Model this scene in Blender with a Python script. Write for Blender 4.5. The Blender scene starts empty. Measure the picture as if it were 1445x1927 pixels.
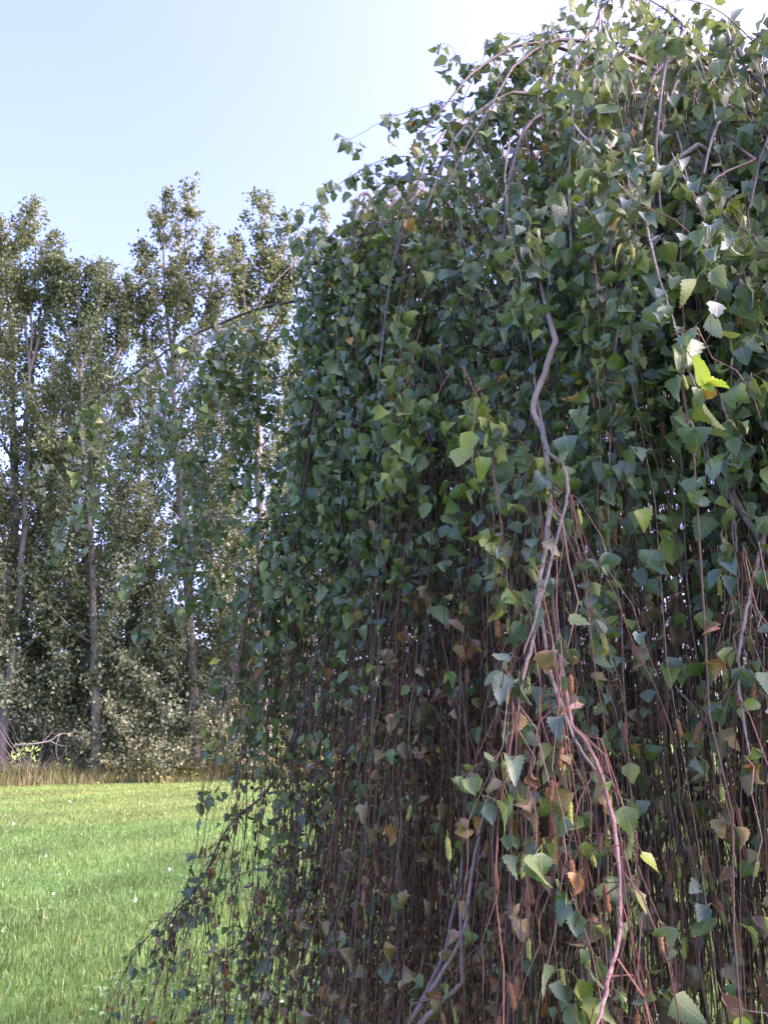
import bpy, math, random
import numpy as np
from mathutils import Vector, Matrix

rng = np.random.default_rng(11)
random.seed(11)
sc = bpy.context.scene
COL = sc.collection

# ------------------------------------------------------------------ camera
PITCH, ROLL, EYE, FPX = 15.8, -1.3, 1.6, 1456.0
cam_d = bpy.data.cameras.new('camera')
cam = bpy.data.objects.new('camera', cam_d)
COL.objects.link(cam)
cam_d.sensor_fit = 'VERTICAL'
cam_d.angle_y = 2 * math.atan(963.5 / FPX)
cam_d.clip_start, cam_d.clip_end = 0.02, 4000
CM = Matrix.Rotation(math.radians(90 + PITCH), 4, 'X') @ Matrix.Rotation(math.radians(ROLL), 4, 'Z')
cam.matrix_world = Matrix.Translation((0, 0, EYE)) @ CM
sc.camera = cam
CR = np.array(CM.to_3x3())

# ------------------------------------------------------------------ sky, sun, exposure
SUN_AZ, SUN_EL = 96.0, 32.0            # degrees to the right of the view, above the horizon
world = bpy.data.worlds.new('World')
sc.world = world
world.use_nodes = True
nt = world.node_tree
sky = nt.nodes.new('ShaderNodeTexSky')
sky.sky_type = 'NISHITA'
sky.sun_disc = False
sky.sun_elevation = math.radians(SUN_EL)
sky.sun_rotation = math.radians(SUN_AZ)
sky.air_density, sky.dust_density, sky.ozone_density = 0.8, 5.0, 6.5
bg = nt.nodes['Background']
bg.inputs['Strength'].default_value = 0.15
nt.links.new(sky.outputs[0], bg.inputs[0])
sd = bpy.data.lights.new('sun', 'SUN')
sd.energy, sd.angle, sd.color = 1.5, math.radians(45), (1.0, 0.95, 0.87)
sun = bpy.data.objects.new('sun', sd)
COL.objects.link(sun)
a, e = math.radians(SUN_AZ), math.radians(SUN_EL)
sun.rotation_euler = Vector((math.sin(a) * math.cos(e), math.cos(a) * math.cos(e), math.sin(e))).to_track_quat('Z', 'Y').to_euler()
sc.view_settings.view_transform = 'Standard'
sc.view_settings.look = 'None'
sc.view_settings.gamma = 1
sc.view_settings.exposure = 2.85
sc.view_settings.use_white_balance = True          # camera balanced for open shade
sc.view_settings.white_balance_temperature = 7000
sc.view_settings.white_balance_tint = 50
sc.render.engine = 'CYCLES'
sc.cycles.max_bounces = 8
sc.cycles.diffuse_bounces = 4
sc.cycles.glossy_bounces = 2
sc.cycles.transmission_bounces = 5
sc.cycles.transparent_max_bounces = 4
sc.cycles.caustics_reflective = sc.cycles.caustics_refractive = False
sc.cycles.use_denoising = True
sc.cycles.sample_clamp_indirect = 4

# ------------------------------------------------------------------ helpers
def at(x, y, d):
    """world point seen at photograph pixel (x, y) at forward distance d"""
    r = CR @ np.array([(x - 722.5) / FPX, -(y - 963.5) / FPX, -1.0])
    return np.array([0, 0, EYE]) + r * (d / r[1])

def project(P):
    q = (P - np.array([0, 0, EYE])) @ CR
    z = np.maximum(-q[:, 2], 1e-4)
    return 722.5 + FPX * q[:, 0] / z, 963.5 - FPX * q[:, 1] / z, -q[:, 2]

def nrm(v):
    return v / np.maximum(np.linalg.norm(v, axis=-1, keepdims=True), 1e-9)

def smooth_path(pts, n):
    pts = np.asarray(pts, float)
    if len(pts) < 3:
        t = np.linspace(0, 1, n)[:, None]
        return pts[0] * (1 - t) + pts[-1] * t
    p = np.vstack([2 * pts[0] - pts[1], pts, 2 * pts[-1] - pts[-2]])
    seg = np.linalg.norm(np.diff(pts, axis=0), axis=1)
    cum = np.concatenate([[0], np.cumsum(seg)])
    out = []
    for s in np.linspace(0, cum[-1], n):
        i = min(max(np.searchsorted(cum, s) - 1, 0), len(pts) - 2)
        t = (s - cum[i]) / max(seg[i], 1e-9)
        a0, a1, a2, a3 = p[i], p[i + 1], p[i + 2], p[i + 3]
        out.append(0.5 * (2 * a1 + (a2 - a0) * t + (2 * a0 - 5 * a1 + 4 * a2 - a3) * t * t + (3 * a1 - a0 - 3 * a2 + a3) * t ** 3))
    return np.array(out)

def vnoise(x, y, seed=0):
    """smooth value noise in 0..1"""
    xi, yi = np.floor(x), np.floor(y)
    fx, fy = x - xi, y - yi
    fx, fy = fx * fx * (3 - 2 * fx), fy * fy * (3 - 2 * fy)
    def h(a, b):
        v = np.sin(a * 127.1 + b * 311.7 + seed * 74.7) * 43758.5453
        return v - np.floor(v)
    return (h(xi, yi) * (1 - fx) + h(xi + 1, yi) * fx) * (1 - fy) + (h(xi, yi + 1) * (1 - fx) + h(xi + 1, yi + 1) * fx) * fy

def mesh(name, V, F, mat, tint=None, luv=None, smooth=True):
    V = np.ascontiguousarray(V, dtype=np.float32)
    F = np.ascontiguousarray(F, dtype=np.int32)
    m = bpy.data.meshes.new(name)
    m.vertices.add(len(V))
    m.vertices.foreach_set('co', V.ravel())
    k = F.shape[1]
    m.loops.add(F.size)
    m.loops.foreach_set('vertex_index', F.ravel())
    m.polygons.add(len(F))
    m.polygons.foreach_set('loop_start', np.arange(0, F.size, k, dtype=np.int32))
    m.polygons.foreach_set('use_smooth', np.full(len(F), smooth, dtype=bool))
    if tint is not None:
        at_ = m.attributes.new('tint', 'FLOAT_COLOR', 'POINT')
        c = np.ones((len(V), 4), np.float32)
        c[:, :3] = tint
        at_.data.foreach_set('color', c.ravel())
    if luv is not None:
        at_ = m.attributes.new('leafuv', 'FLOAT_VECTOR', 'POINT')
        at_.data.foreach_set('vector', np.ascontiguousarray(luv, dtype=np.float32).ravel())
    m.materials.append(mat)
    m.update()
    return m

def link(name, me, parent=None, matrix=None):
    o = bpy.data.objects.new(name, me)
    COL.objects.link(o)
    if parent is not None:
        o.parent = parent
    if matrix is not None:
        o.matrix_local = matrix
    return o

def tag(o, label=None, cat=None, group=None, kind=None):
    if label: o['label'] = label
    if cat: o['category'] = cat
    if group: o['group'] = group
    if kind: o['kind'] = kind
    return o

def empty(name, loc, label, cat, group=None):
    o = bpy.data.objects.new(name, None)
    o.empty_display_size = 0.2
    COL.objects.link(o)
    o.location = loc
    return tag(o, label, cat, group)

def tubes(P, Rad, k=3, ref=None):
    """P [S,N,3] centre lines, Rad [S,N] -> vertices, triangles (ends closed to a point)"""
    S, N, _ = P.shape
    T = nrm(np.gradient(P, axis=1))
    if ref is None:
        ref = np.array([0.13, 1.0, 0.07])
    ref = np.broadcast_to(np.asarray(ref, float).reshape(-1, 1, 3) if np.ndim(ref) == 2 else ref, P.shape)
    n1 = nrm(np.cross(T, ref))
    n2 = np.cross(T, n1)
    an = np.arange(k) * 2 * np.pi / k
    V = P[:, :, None, :] + Rad[:, :, None, None] * (np.cos(an)[:, None] * n1[:, :, None, :] + np.sin(an)[:, None] * n2[:, :, None, :])
    V = V.reshape(-1, 3)
    i = np.arange(N - 1)[:, None] * k
    j = np.arange(k)[None, :]
    a_, b_ = i + j, i + (j + 1) % k
    c_, d_ = a_ + k, b_ + k
    f = np.stack([np.stack([a_, b_, d_], -1), np.stack([a_, d_, c_], -1)], 2).reshape(-1, 3)
    F = (f[None] + (np.arange(S) * N * k)[:, None, None]).reshape(-1, 3)
    return V, F

# ------------------------------------------------------------------ materials
def base_mat(name):
    m = bpy.data.materials.new(name)
    m.use_nodes = True
    n = m.node_tree
    return m, n, n.nodes, n.links, n.nodes['Principled BSDF']

def attr(N, name):
    a = N.new('ShaderNodeAttribute')
    a.attribute_name = name
    return a

def math_n(N, L, op, a, b=None, c=None):
    n = N.new('ShaderNodeMath')
    n.operation = op
    for i, v in enumerate((a, b, c)):
        if v is None: continue
        if isinstance(v, (int, float)): n.inputs[i].default_value = v
        else: L.new(v, n.inputs[i])
    return n.outputs[0]

def mix_c(N, L, fac, A, B, mode='MIX'):
    n = N.new('ShaderNodeMix')
    n.data_type = 'RGBA'
    n.blend_type = mode
    for sock, v in ((n.inputs[0], fac), (n.inputs[6], A), (n.inputs[7], B)):
        if isinstance(v, (int, float)): sock.default_value = v
        elif isinstance(v, tuple): sock.default_value = (*v, 1)
        else: L.new(v, sock)
    return n.outputs[2]

def leaf_material(name, trans=0.28, rough=0.44, veins=True, pale=0.55, back=(0.20, 0.26, 0.12)):
    m, n, N, L, P = base_mat(name)
    tint = attr(N, 'tint').outputs['Color']
    col = tint
    geo = N.new('ShaderNodeNewGeometry')
    if veins:
        sep = N.new('ShaderNodeSeparateXYZ')
        L.new(attr(N, 'leafuv').outputs['Vector'], sep.inputs[0])
        au = math_n(N, L, 'ABSOLUTE', sep.outputs[0])
        mid = math_n(N, L, 'SUBTRACT', 1.0, math_n(N, L, 'MULTIPLY', au, 16.0))
        mid = math_n(N, L, 'MAXIMUM', mid, 0.0)
        lat = math_n(N, L, 'FRACT', math_n(N, L, 'MULTIPLY', math_n(N, L, 'SUBTRACT', sep.outputs[1], math_n(N, L, 'MULTIPLY', au, 0.42)), 6.5))
        lat = math_n(N, L, 'MAXIMUM', math_n(N, L, 'SUBTRACT', 1.0, math_n(N, L, 'MULTIPLY', lat, 7.0)), 0.0)
        vein = math_n(N, L, 'MULTIPLY', math_n(N, L, 'MAXIMUM', mid, math_n(N, L, 'MULTIPLY', lat, 0.45)), sep.outputs[2])
        nz = N.new('ShaderNodeTexNoise')
        nz.inputs['Scale'].default_value = 90
        nz.inputs['Detail'].default_value = 3
        mot = math_n(N, L, 'MULTIPLY_ADD', nz.outputs[0], 0.7, 0.65)
        mc = N.new('ShaderNodeCombineXYZ')
        for i in range(3): L.new(mot, mc.inputs[i])
        col = mix_c(N, L, 1.0, col, mc.outputs[0], 'MULTIPLY')
        col = mix_c(N, L, math_n(N, L, 'MULTIPLY', vein, 0.55), col, (0.34, 0.40, 0.17))
        bump = N.new('ShaderNodeBump')
        bump.inputs['Strength'].default_value = 0.35
        bump.inputs['Distance'].default_value = 0.002
        L.new(vein, bump.inputs['Height'])
        L.new(bump.outputs[0], P.inputs['Normal'])
    under = mix_c(N, L, pale, col, back)
    under = mix_c(N, L, 0.5, under, mix_c(N, L, 0.35, col, back))
    face = mix_c(N, L, geo.outputs['Backfacing'], col, under)
    L.new(face, P.inputs['Base Color'])
    rg = math_n(N, L, 'MULTIPLY_ADD', geo.outputs['Backfacing'], 0.25, rough)
    L.new(rg, P.inputs['Roughness'])
    P.inputs['Specular IOR Level'].default_value = 0.5
    tr = N.new('ShaderNodeBsdfTranslucent')
    L.new(mix_c(N, L, 0.4, col, (0.24, 0.32, 0.04)), tr.inputs[0])
    ms = N.new('ShaderNodeMixShader')
    ms.inputs[0].default_value = trans
    L.new(P.outputs[0], ms.inputs[1])
    L.new(tr.outputs[0], ms.inputs[2])
    L.new(ms.outputs[0], N['Material Output'].inputs[0])
    return m

def tint_material(name, rough=0.7, scale=60, amount=0.6, bump=0.0, stretch=(1, 1, 1), spec=0.4):
    m, n, N, L, P = base_mat(name)
    tc = N.new('ShaderNodeTexCoord')
    mp = N.new('ShaderNodeMapping')
    mp.inputs['Scale'].default_value = stretch
    L.new(tc.outputs['Object'], mp.inputs[0])
    nz = N.new('ShaderNodeTexNoise')
    nz.inputs['Scale'].default_value = scale
    nz.inputs['Detail'].default_value = 5
    L.new(mp.outputs[0], nz.inputs['Vector'])
    k = math_n(N, L, 'MULTIPLY_ADD', nz.outputs[0], 2 * amount, 1 - amount)
    mc = N.new('ShaderNodeCombineXYZ')
    for i in range(3): L.new(k, mc.inputs[i])
    L.new(mix_c(N, L, 1.0, attr(N, 'tint').outputs['Color'], mc.outputs[0], 'MULTIPLY'), P.inputs['Base Color'])
    P.inputs['Roughness'].default_value = rough
    P.inputs['Specular IOR Level'].default_value = spec
    if bump:
        b = N.new('ShaderNodeBump')
        b.inputs['Strength'].default_value = bump
        b.inputs['Distance'].default_value = 0.01
        L.new(nz.outputs[0], b.inputs['Height'])
        L.new(b.outputs[0], P.inputs['Normal'])
    return m

M_LEAF = leaf_material('birch_leaf', trans=0.22)
M_FARLEAF = leaf_material('tree_leaf', trans=0.3, rough=0.5, veins=False, pale=0.35, back=(0.17, 0.18, 0.09))
M_TWIG = tint_material('twig_bark', 0.5, 140, 0.45, 0.15, (1, 1, 0.35))
M_BARK = tint_material('branch_bark', 0.62, 55, 0.55, 0.5, (1, 1, 2.2))
M_TRUNK = tint_material('poplar_bark', 0.85, 9, 0.55, 0.8, (1, 1, 0.3))
M_CATKIN = tint_material('catkin_scales', 0.75, 400, 0.5, 0.3)
M_GRASS = leaf_material('grass_blade', trans=0.3, rough=0.45, veins=False, pale=0.2, back=(0.12, 0.22, 0.05))
M_GROUND = tint_material('turf', 0.95, 14, 0.35, 0.6, spec=0.1)
M_PETAL = tint_material('white_petal', 0.7, 200, 0.2)

# ------------------------------------------------------------------ ground
def lawn_tint(X, Y):
    n1 = vnoise(X * 0.16, Y * 0.42, 1)
    n2 = vnoise(X * 0.6 + 7, Y * 0.9, 2)
    n3 = vnoise(X * 2.1, Y * 2.1, 3)
    far = np.clip((Y - 6) / 20, 0, 1)
    dry = np.clip((n1 * 0.65 + n2 * 0.35 - 0.46) * 3.4, 0, 1) * (0.15 + 0.5 * far)
    # two mown swathes that have dried out before the rough edge
    dry = np.maximum(dry, 0.9 * np.exp(-((Y - 25.5 - 0.06 * X) / 1.5) ** 2) * np.clip(n2 * 1.6, 0, 1) * (X > -13))
    g = np.array([0.066, 0.160, 0.036])
    gf = np.array([0.088, 0.172, 0.036])
    d = np.array([0.135, 0.170, 0.046])
    c = g[None] * (1 - far[:, None]) + gf[None] * far[:, None]
    c = c * (1 - dry[:, None]) + d[None] * dry[:, None]
    c = c * ((0.72 + 0.55 * n3) * (0.8 + 0.4 * vnoise(X * 0.75 + 3, Y * 0.55, 17)))[:, None]
    under = np.clip(1.9 - np.hypot(X - 1.6, Y - 2.7) + 0.5 * (n2 - 0.5), 0, 1)[:, None]      # brown leaf litter under the birch, kept dark to deepen the crown's shade
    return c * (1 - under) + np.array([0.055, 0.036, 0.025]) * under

def grid(x0, x1, y0, y1, nx, ny, zf):
    xs, ys = np.linspace(x0, x1, nx), np.linspace(y0, y1, ny)
    X, Y = np.meshgrid(xs, ys)
    X, Y = X.ravel(), Y.ravel()
    V = np.stack([X, Y, zf(X, Y)], 1)
    i = (np.arange(ny - 1)[:, None] * nx + np.arange(nx - 1)[None]).ravel()
    F = np.stack([i, i + 1, i + 1 + nx, i + nx], 1)
    return V, F

V, F = grid(-2500, 2500, -600, 3500, 42, 42, lambda X, Y: X * 0 - 0.05)
o = link('ground', mesh('ground', V, F, M_GROUND, np.tile([0.14, 0.23, 0.04], (len(V), 1))))
tag(o, 'flat green meadow reaching to the horizon beyond the trees', 'field', kind='structure')
V, F = grid(-45, 40, -8, 70, 170, 170, lambda X, Y: 0.03 * (vnoise(X * 0.5, Y * 0.5, 5) - 0.5))
o = link('lawn', mesh('lawn', V, F, M_GROUND, lawn_tint(V[:, 0], V[:, 1]) * np.where(V[:, 1:2] > 29.5, np.where(V[:, 1:2] > 46, 1.5, 0.8), 0.85)))  # past the trees the field's sunlight is put in as a lighter tint
tag(o, 'uneven green lawn running up to the row of poplars', 'lawn', kind='structure')

def blades(X, Y, H, W, tint, lean=0.45, z=0.0):
    n = len(X)
    az = rng.uniform(0, 2 * np.pi, n)
    ln = rng.normal(0, lean, n)
    la = rng.uniform(0, 2 * np.pi, n)
    side = np.stack([np.cos(az), np.sin(az), np.zeros(n)], 1) * W[:, None]
    ld = np.stack([np.cos(la), np.sin(la), np.zeros(n)], 1) * (H * ln)[:, None]
    b = np.stack([X, Y, np.full(n, z)], 1)
    up = np.array([0, 0, 1.0])
    m1 = b + up * (H * 0.55)[:, None] + ld * 0.30
    tp = b + up * (H * (1 - 0.25 * np.abs(ln)))[:, None] + ld
    V = np.stack([b - side, b + side, m1 - side * 0.75, m1 + side * 0.75, tp], 1).reshape(-1, 3)
    f = np.array([[0, 1, 3], [0, 3, 2], [2, 3, 4]])
    F = (f[None] + (np.arange(n) * 5)[:, None, None]).reshape(-1, 3)
    shade = np.array([0.75, 0.75, 1.0, 1.0, 1.15])
    C = (tint[:, None, :] * np.ones((1, 5, 1))).reshape(-1, 3)
    return V, F, C

# grass blades: dense near the camera, wider and fewer with distance
n = 132000
u = rng.uniform(0, 1, n)
Y = 2.6 * (29.6 / 2.6) ** u
X = rng.uniform(-0.66, 0.42, n) * Y + rng.normal(0, 0.25, n)
keep = np.hypot(X - 1.6, Y - 2.7) > 1.5 + 0.4 * vnoise(X * 3, Y * 3, 2)
X, Y = X[keep], Y[keep]; n = len(X)
H = np.clip(rng.gamma(5, 0.0115, n), 0.02, 0.15) * (0.6 + 0.8 * vnoise(X * 1.3, Y * 1.3, 9)) * (1 - 0.25 * np.clip((Y - 5) / 20, 0, 1))
W = 0.0014 + 0.00045 * Y
t = lawn_tint(X, Y) * rng.uniform(0.78, 1.22, (n, 1))
yl = rng.uniform(0, 1, n) < 0.035
t[yl] = np.array([0.22, 0.25, 0.075]) * rng.uniform(0.6, 1.2, (yl.sum(), 1))
V, F, C = blades(X, Y, H, W, t, 0.55)
o = link('grass', mesh('grass', V, F, M_GRASS, C, smooth=False))
tag(o, 'long soft green grass blades of the unmown lawn', 'grass', kind='stuff')

# rough strip in front of the trees
n = 24000
Y = 29.3 + np.abs(rng.normal(0, 1.9, n)) + rng.normal(0, 0.25, n)
X = rng.uniform(-24, 10, n)
Y = Y + 0.03 * X + 1.3 * (vnoise(X * 0.4, X * 0, 3) - 0.5) + 0.7 * (vnoise(X * 1.7, X * 0, 5) - 0.5)
H = rng.uniform(0.25, 0.95, n) * (0.5 + vnoise(X * 0.7, Y * 0.7, 4)) * np.clip((Y - 28.4) / 1.6, 0.3, 1)
pal = np.array([[0.40, 0.36, 0.13], [0.27, 0.28, 0.08], [0.46, 0.38, 0.20], [0.20, 0.24, 0.07], [0.32, 0.23, 0.13]])
t = pal[rng.integers(0, 5, n)] * rng.uniform(0.35, 0.85, (n, 1))
V, F, C = blades(X, Y, H, np.full(n, 0.010), t, 0.35)
Vs, Fs, Cs = [V], [F], [C]
nf = 5200                                    # small yellow flower heads of the weeds
k = rng.integers(0, n, nf)
k = k[vnoise(X[k] * 0.35, Y[k] * 0.2, 8) > 0.42]
fx = np.stack([X[k], Y[k], H[k] * 1.02], 1)
q = rng.normal(0, 1, (len(k), 3, 3)) * 0.032
Vf = (fx[:, None] + q).reshape(-1, 3)
Vs.append(Vf); Fs.append(np.arange(len(Vf)).reshape(-1, 3) + len(V)); Cs.append(np.tile([0.55, 0.46, 0.07], (len(Vf), 1)))
o = link('rough_grass', mesh('rough_grass', np.vstack(Vs), np.vstack(Fs), M_GRASS, np.vstack(Cs), smooth=False))
tag(o, 'dry tall grass and yellow weeds along the foot of the trees', 'grass', kind='stuff')

# ------------------------------------------------------------------ background trees
def leaf_faces(P, size, N3, tint):
    """one folded four-sided leaf face per point"""
    n = len(P)
    N3 = nrm(N3)
    r = nrm(np.cross(N3, rng.normal(0, 1, (n, 3))))
    s = np.cross(N3, r)
    size = size[:, None]
    V = np.stack([P - r * size * 0.55, P + s * size * 0.42 + N3 * size * 0.12, P + r * size * 0.6, P - s * size * 0.42 + N3 * size * 0.12], 1).reshape(-1, 3)
    f = np.array([[0, 2, 1], [0, 3, 2]])
    F = (f[None] + (np.arange(n) * 4)[:, None, None]).reshape(-1, 3)
    return V, F, np.repeat(tint, 4, 0)

def make_tree(name, label, trunk_pts, r0, nleaf, width, limbs, crown_from, tones, leaf=0.11, group=None, cat='tree', spread=0.75, up=1.3, bark=(0.145, 0.128, 0.116), top_r=0.02, limb_parts=True, leaders=()):
    trunk_pts = np.asarray(trunk_pts)
    base = trunk_pts[0].copy()
    base[2] = 0
    path = smooth_path(trunk_pts, 26) - base
    path[0, 2] = -0.1
    Hh = path[-1, 2]
    root = empty(name, base, label, cat, group)
    fr = np.linspace(0, 1, 26)
    rad = r0 * 0.86 * (1 - fr) ** 1.05 + top_r
    rad[0] *= 1.5; rad[1] *= 1.12
    path[2:, :2] += rng.normal(0, 0.03, (24, 2))
    V, F = tubes(path[None], rad[None], 9)
    tb = np.array(bark)[None] * (0.8 + 0.4 * vnoise(V[:, 2] * 0.8, V[:, 0] * 3, 4))[:, None]
    tb = tb * np.where(V[:, 2:3] > 0.5 * Hh, 1.1, 1.0)
    link('trunk', mesh('trunk', V, F, M_TRUNK, tb), root)
    tw = []
    axes = [path] * limbs
    for ld in leaders:                               # further upright stems that fork off the trunk
        lp_ = smooth_path(np.asarray(ld) - base, 26)
        V, F = tubes(lp_[None], (r0 * 0.35 * (1 - fr) + top_r)[None], 6)
        link('leader', mesh('leader', V, F, M_TRUNK, np.tile(np.array(bark), (len(V), 1))), root)
        axes += [lp_] * 15
    for i, axis in enumerate(axes):
        main = i < limbs
        if main: h = crown_from + (0.985 - crown_from) * ((i + rng.uniform(0, 1)) / limbs) ** 1.0
        else: h = rng.uniform(0.3, 0.99)
        p0 = np.array([np.interp(h, fr, axis[:, k]) for k in range(3)])
        az = i * 2.39996 + rng.normal(0, 0.4)
        rel = (h - crown_from) / (1 - crown_from) if main else 0.72 + 0.28 * h
        Lb = np.interp(rel, width[0], width[1]) * rng.uniform(0.6, 1.2)
        upk = up * (0.55 + 0.9 * rel) * rng.uniform(0.7, 1.25)
        s = np.linspace(0, 1, 9)
        out = np.array([math.cos(az), math.sin(az), 0])
        pts = p0 + out * (Lb * s ** 0.85)[:, None] + np.array([0, 0, 1.0]) * (Lb * upk * 1.25 * s ** 1.35)[:, None]
        pts[:, 2] = np.minimum(pts[:, 2], pts[0, 2] + (axis[-1, 2] + 0.25 - pts[0, 2]) * s ** 0.9) if main else pts[:, 2]
        pts += np.cumsum(rng.normal(0, 0.035, (9, 3)), 0)
        lr = max(0.012, r0 * 0.28 * (1 - 0.75 * rel)) * (1 - s) ** 0.7 + 0.006
        if limb_parts and i % 2 == 0:
            V, F = tubes(pts[None], lr[None], 5, np.array([-out[1], out[0], 0.01]))
            link('limb', mesh('limb', V, F, M_TRUNK, np.tile(np.array(bark) * 0.9, (len(V), 1))), root)
        nt_ = int(3 + 9 * Lb)
        for j in range(nt_):
            ss = rng.uniform(0.12, 1.02)
            q0 = np.array([np.interp(ss, s, pts[:, k]) for k in range(3)])
            dr = nrm(rng.normal(0, 0.55, 3) + out * 0.35 + np.array([0, 0, 0.62 * up]))
            tw.append((q0, dr, rng.uniform(0.35, 1.1) * spread * (0.5 + 0.7 * (1 - rel)), rel))
    m = len(tw)
    Q = np.array([t_[0] for t_ in tw]); D = np.array([t_[1] for t_ in tw]); LL = np.array([t_[2] for t_ in tw])
    # each spray of leaves has its own tone and density
    wgt = rng.gamma(2.5, 1, m)
    idx = rng.choice(m, nleaf, p=wgt / wgt.sum())
    P = Q[idx] + D[idx] * (LL[idx] * rng.uniform(0.0, 1.1, nleaf))[:, None] + rng.normal(0, 0.17, (nleaf, 3)) * (0.5 + LL[idx])[:, None]
    tone = np.array(tones)
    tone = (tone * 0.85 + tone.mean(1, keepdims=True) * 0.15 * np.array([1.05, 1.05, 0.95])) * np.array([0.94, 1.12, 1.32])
    tt = tone[rng.integers(0, len(tone), m)][idx] * rng.uniform(0.7, 1.3, (nleaf, 1))
    keep = P[:, 2] > 0.25
    P, tt = P[keep], tt[keep]
    Nn = rng.normal(0, 0.75, P.shape) + np.array([0, 0, 0.55]) + nrm(P - np.array([0, 0, 1]) * P[:, 2:3]) * 0.35
    V, F, C = leaf_faces(P, leaf * rng.uniform(0.7, 1.35, len(P)), Nn, tt)
    link('crown', mesh('crown', V, F, M_FARLEAF, C, smooth=False), root)
    return root

OL = [(0.085, 0.105, 0.035), (0.11, 0.12, 0.04), (0.065, 0.09, 0.035), (0.15, 0.14, 0.05), (0.08, 0.11, 0.05)]
GR = [(0.07, 0.10, 0.045), (0.09, 0.12, 0.055), (0.06, 0.085, 0.04), (0.10, 0.125, 0.05)]
GO = [(0.13, 0.13, 0.05), (0.105, 0.115, 0.045), (0.16, 0.145, 0.055), (0.085, 0.10, 0.045)]
WP = ((0, 0.12, 0.45, 0.7, 0.88, 1.0), (2.9, 3.2, 2.7, 1.5, 0.65, 0.18))
G = 'tall poplars in the row behind the lawn'
def pix(pts, d): return [at(x, y, d) for x, y in pts]
rows = [
    ('poplar_tree', 'tall poplar with leaning grey trunk at the picture edge, crown cut off', [(0, 1440), (12, 1250), (24, 1050), (28, 900), (20, 650), (8, 405)], 33, 0.36, 13500, 44, 0.20, GO),
    ('poplar_tree', 'slim poplar with thin pale trunk crossing the thick leaning trunk', [(2, 1425), (22, 1260), (40, 1090), (50, 900), (58, 650), (70, 372)], 32, 0.17, 10500, 40, 0.28, OL),
    ('poplar_tree', 'poplar with round shorter top and pale straight trunk standing in front of a thicker trunk', [(183, 1452), (178, 1200), (172, 1020), (158, 850), (150, 660), (148, 490)], 31.5, 0.20, 12500, 42, 0.26, GR),
    ('poplar_tree', 'tallest poplar with twin golden spires above the long drooping birch branch', [(370, 1440), (358, 1200), (347, 1020), (334, 860), (330, 620), (362, 345)], 32.5, 0.24, 15500, 48, 0.25, GO),
    ('poplar_tree', 'poplar with pinkish trunk seen beside the birch curtain edge', [(497, 1420), (495, 1200), (491, 1000), (487, 850), (488, 620), (492, 362)], 30.5, 0.26, 13500, 44, 0.27, OL),
    ('poplar_tree', 'poplar whose top shows just behind the upper birch twigs', [(622, 1430), (618, 1150), (612, 850), (610, 600), (612, 400)], 35, 0.22, 10500, 38, 0.24, GO),
    ('poplar_tree', 'poplar mostly hidden behind the birch, top among its highest leaves', [(752, 1425), (750, 1150), (748, 850), (746, 600), (750, 405)], 37, 0.22, 9500, 36, 0.24, GO),
    ('poplar_tree', 'thick dark trunked poplar close behind the pale straight trunk', [(157, 1432), (160, 1250), (163, 1050), (172, 850), (190, 700), (214, 500)], 35, 0.38, 11500, 40, 0.24, GR),
    ('poplar_tree', 'poplar in the second row between the golden spires and the round top', [(262, 1425), (262, 1100), (262, 850), (268, 640)], 40, 0.24, 9000, 34, 0.16, GR),
    ('poplar_tree', 'second row poplar between the golden spires and the pinkish trunk', [(432, 1420), (428, 1100), (420, 850), (410, 590)], 39, 0.24, 10500, 36, 0.18, OL),
    ('poplar_tree', 'second row poplar filling the gap beside the thin pale trunk', [(92, 1425), (96, 1100), (100, 850), (104, 640)], 39, 0.24, 10000, 36, 0.18, GR),
    ('poplar_tree', 'second row poplar just beyond the birch curtain edge', [(560, 1422), (560, 1100), (556, 850), (556, 650)], 41, 0.24, 9500, 34, 0.16, GR),
]
LEAD = {(370, 1440): [[(330, 700), (312, 560), (306, 370)], [(334, 720), (395, 560), (397, 420)], [(332, 760), (268, 600), (270, 470)]],
        (497, 1420): [[(488, 700), (455, 560), (440, 450)], [(488, 680), (530, 560), (535, 430)]],
        (2, 1425): [[(57, 700), (92, 560), (100, 445)], [(57, 700), (40, 520), (38, 400)]],
        (183, 1452): [[(150, 700), (115, 600), (112, 500)], [(150, 700), (185, 600), (182, 500)]],
        (0, 1440): [[(20, 680), (-15, 560), (-12, 430)]],
        (157, 1432): [[(190, 720), (232, 640), (246, 530)]]}
for (nm, lab, pts, d, r0, nl, nlimb, cf, tones) in rows:
    make_tree(nm, lab, pix(pts, d), r0, int(nl * 1.6), WP, nlimb, cf * 0.5, tones, leaf=0.142, group=G, leaders=[pix(l, d) for l in LEAD.get(pts[0], ())])
for k, (px, d) in enumerate(((900, 39), (1060, 40))):
    make_tree('poplar_tree', ['poplar glimpsed through gaps in the middle of the birch curtain', 'poplar glimpsed through gaps near the thick birch branches'][k],
              pix([(px, 1420), (px, 1100), (px, 850), (px + 6, 520)], d), 0.24, 6500, WP, 30, 0.15, GR, leaf=0.15, group=G)

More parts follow.
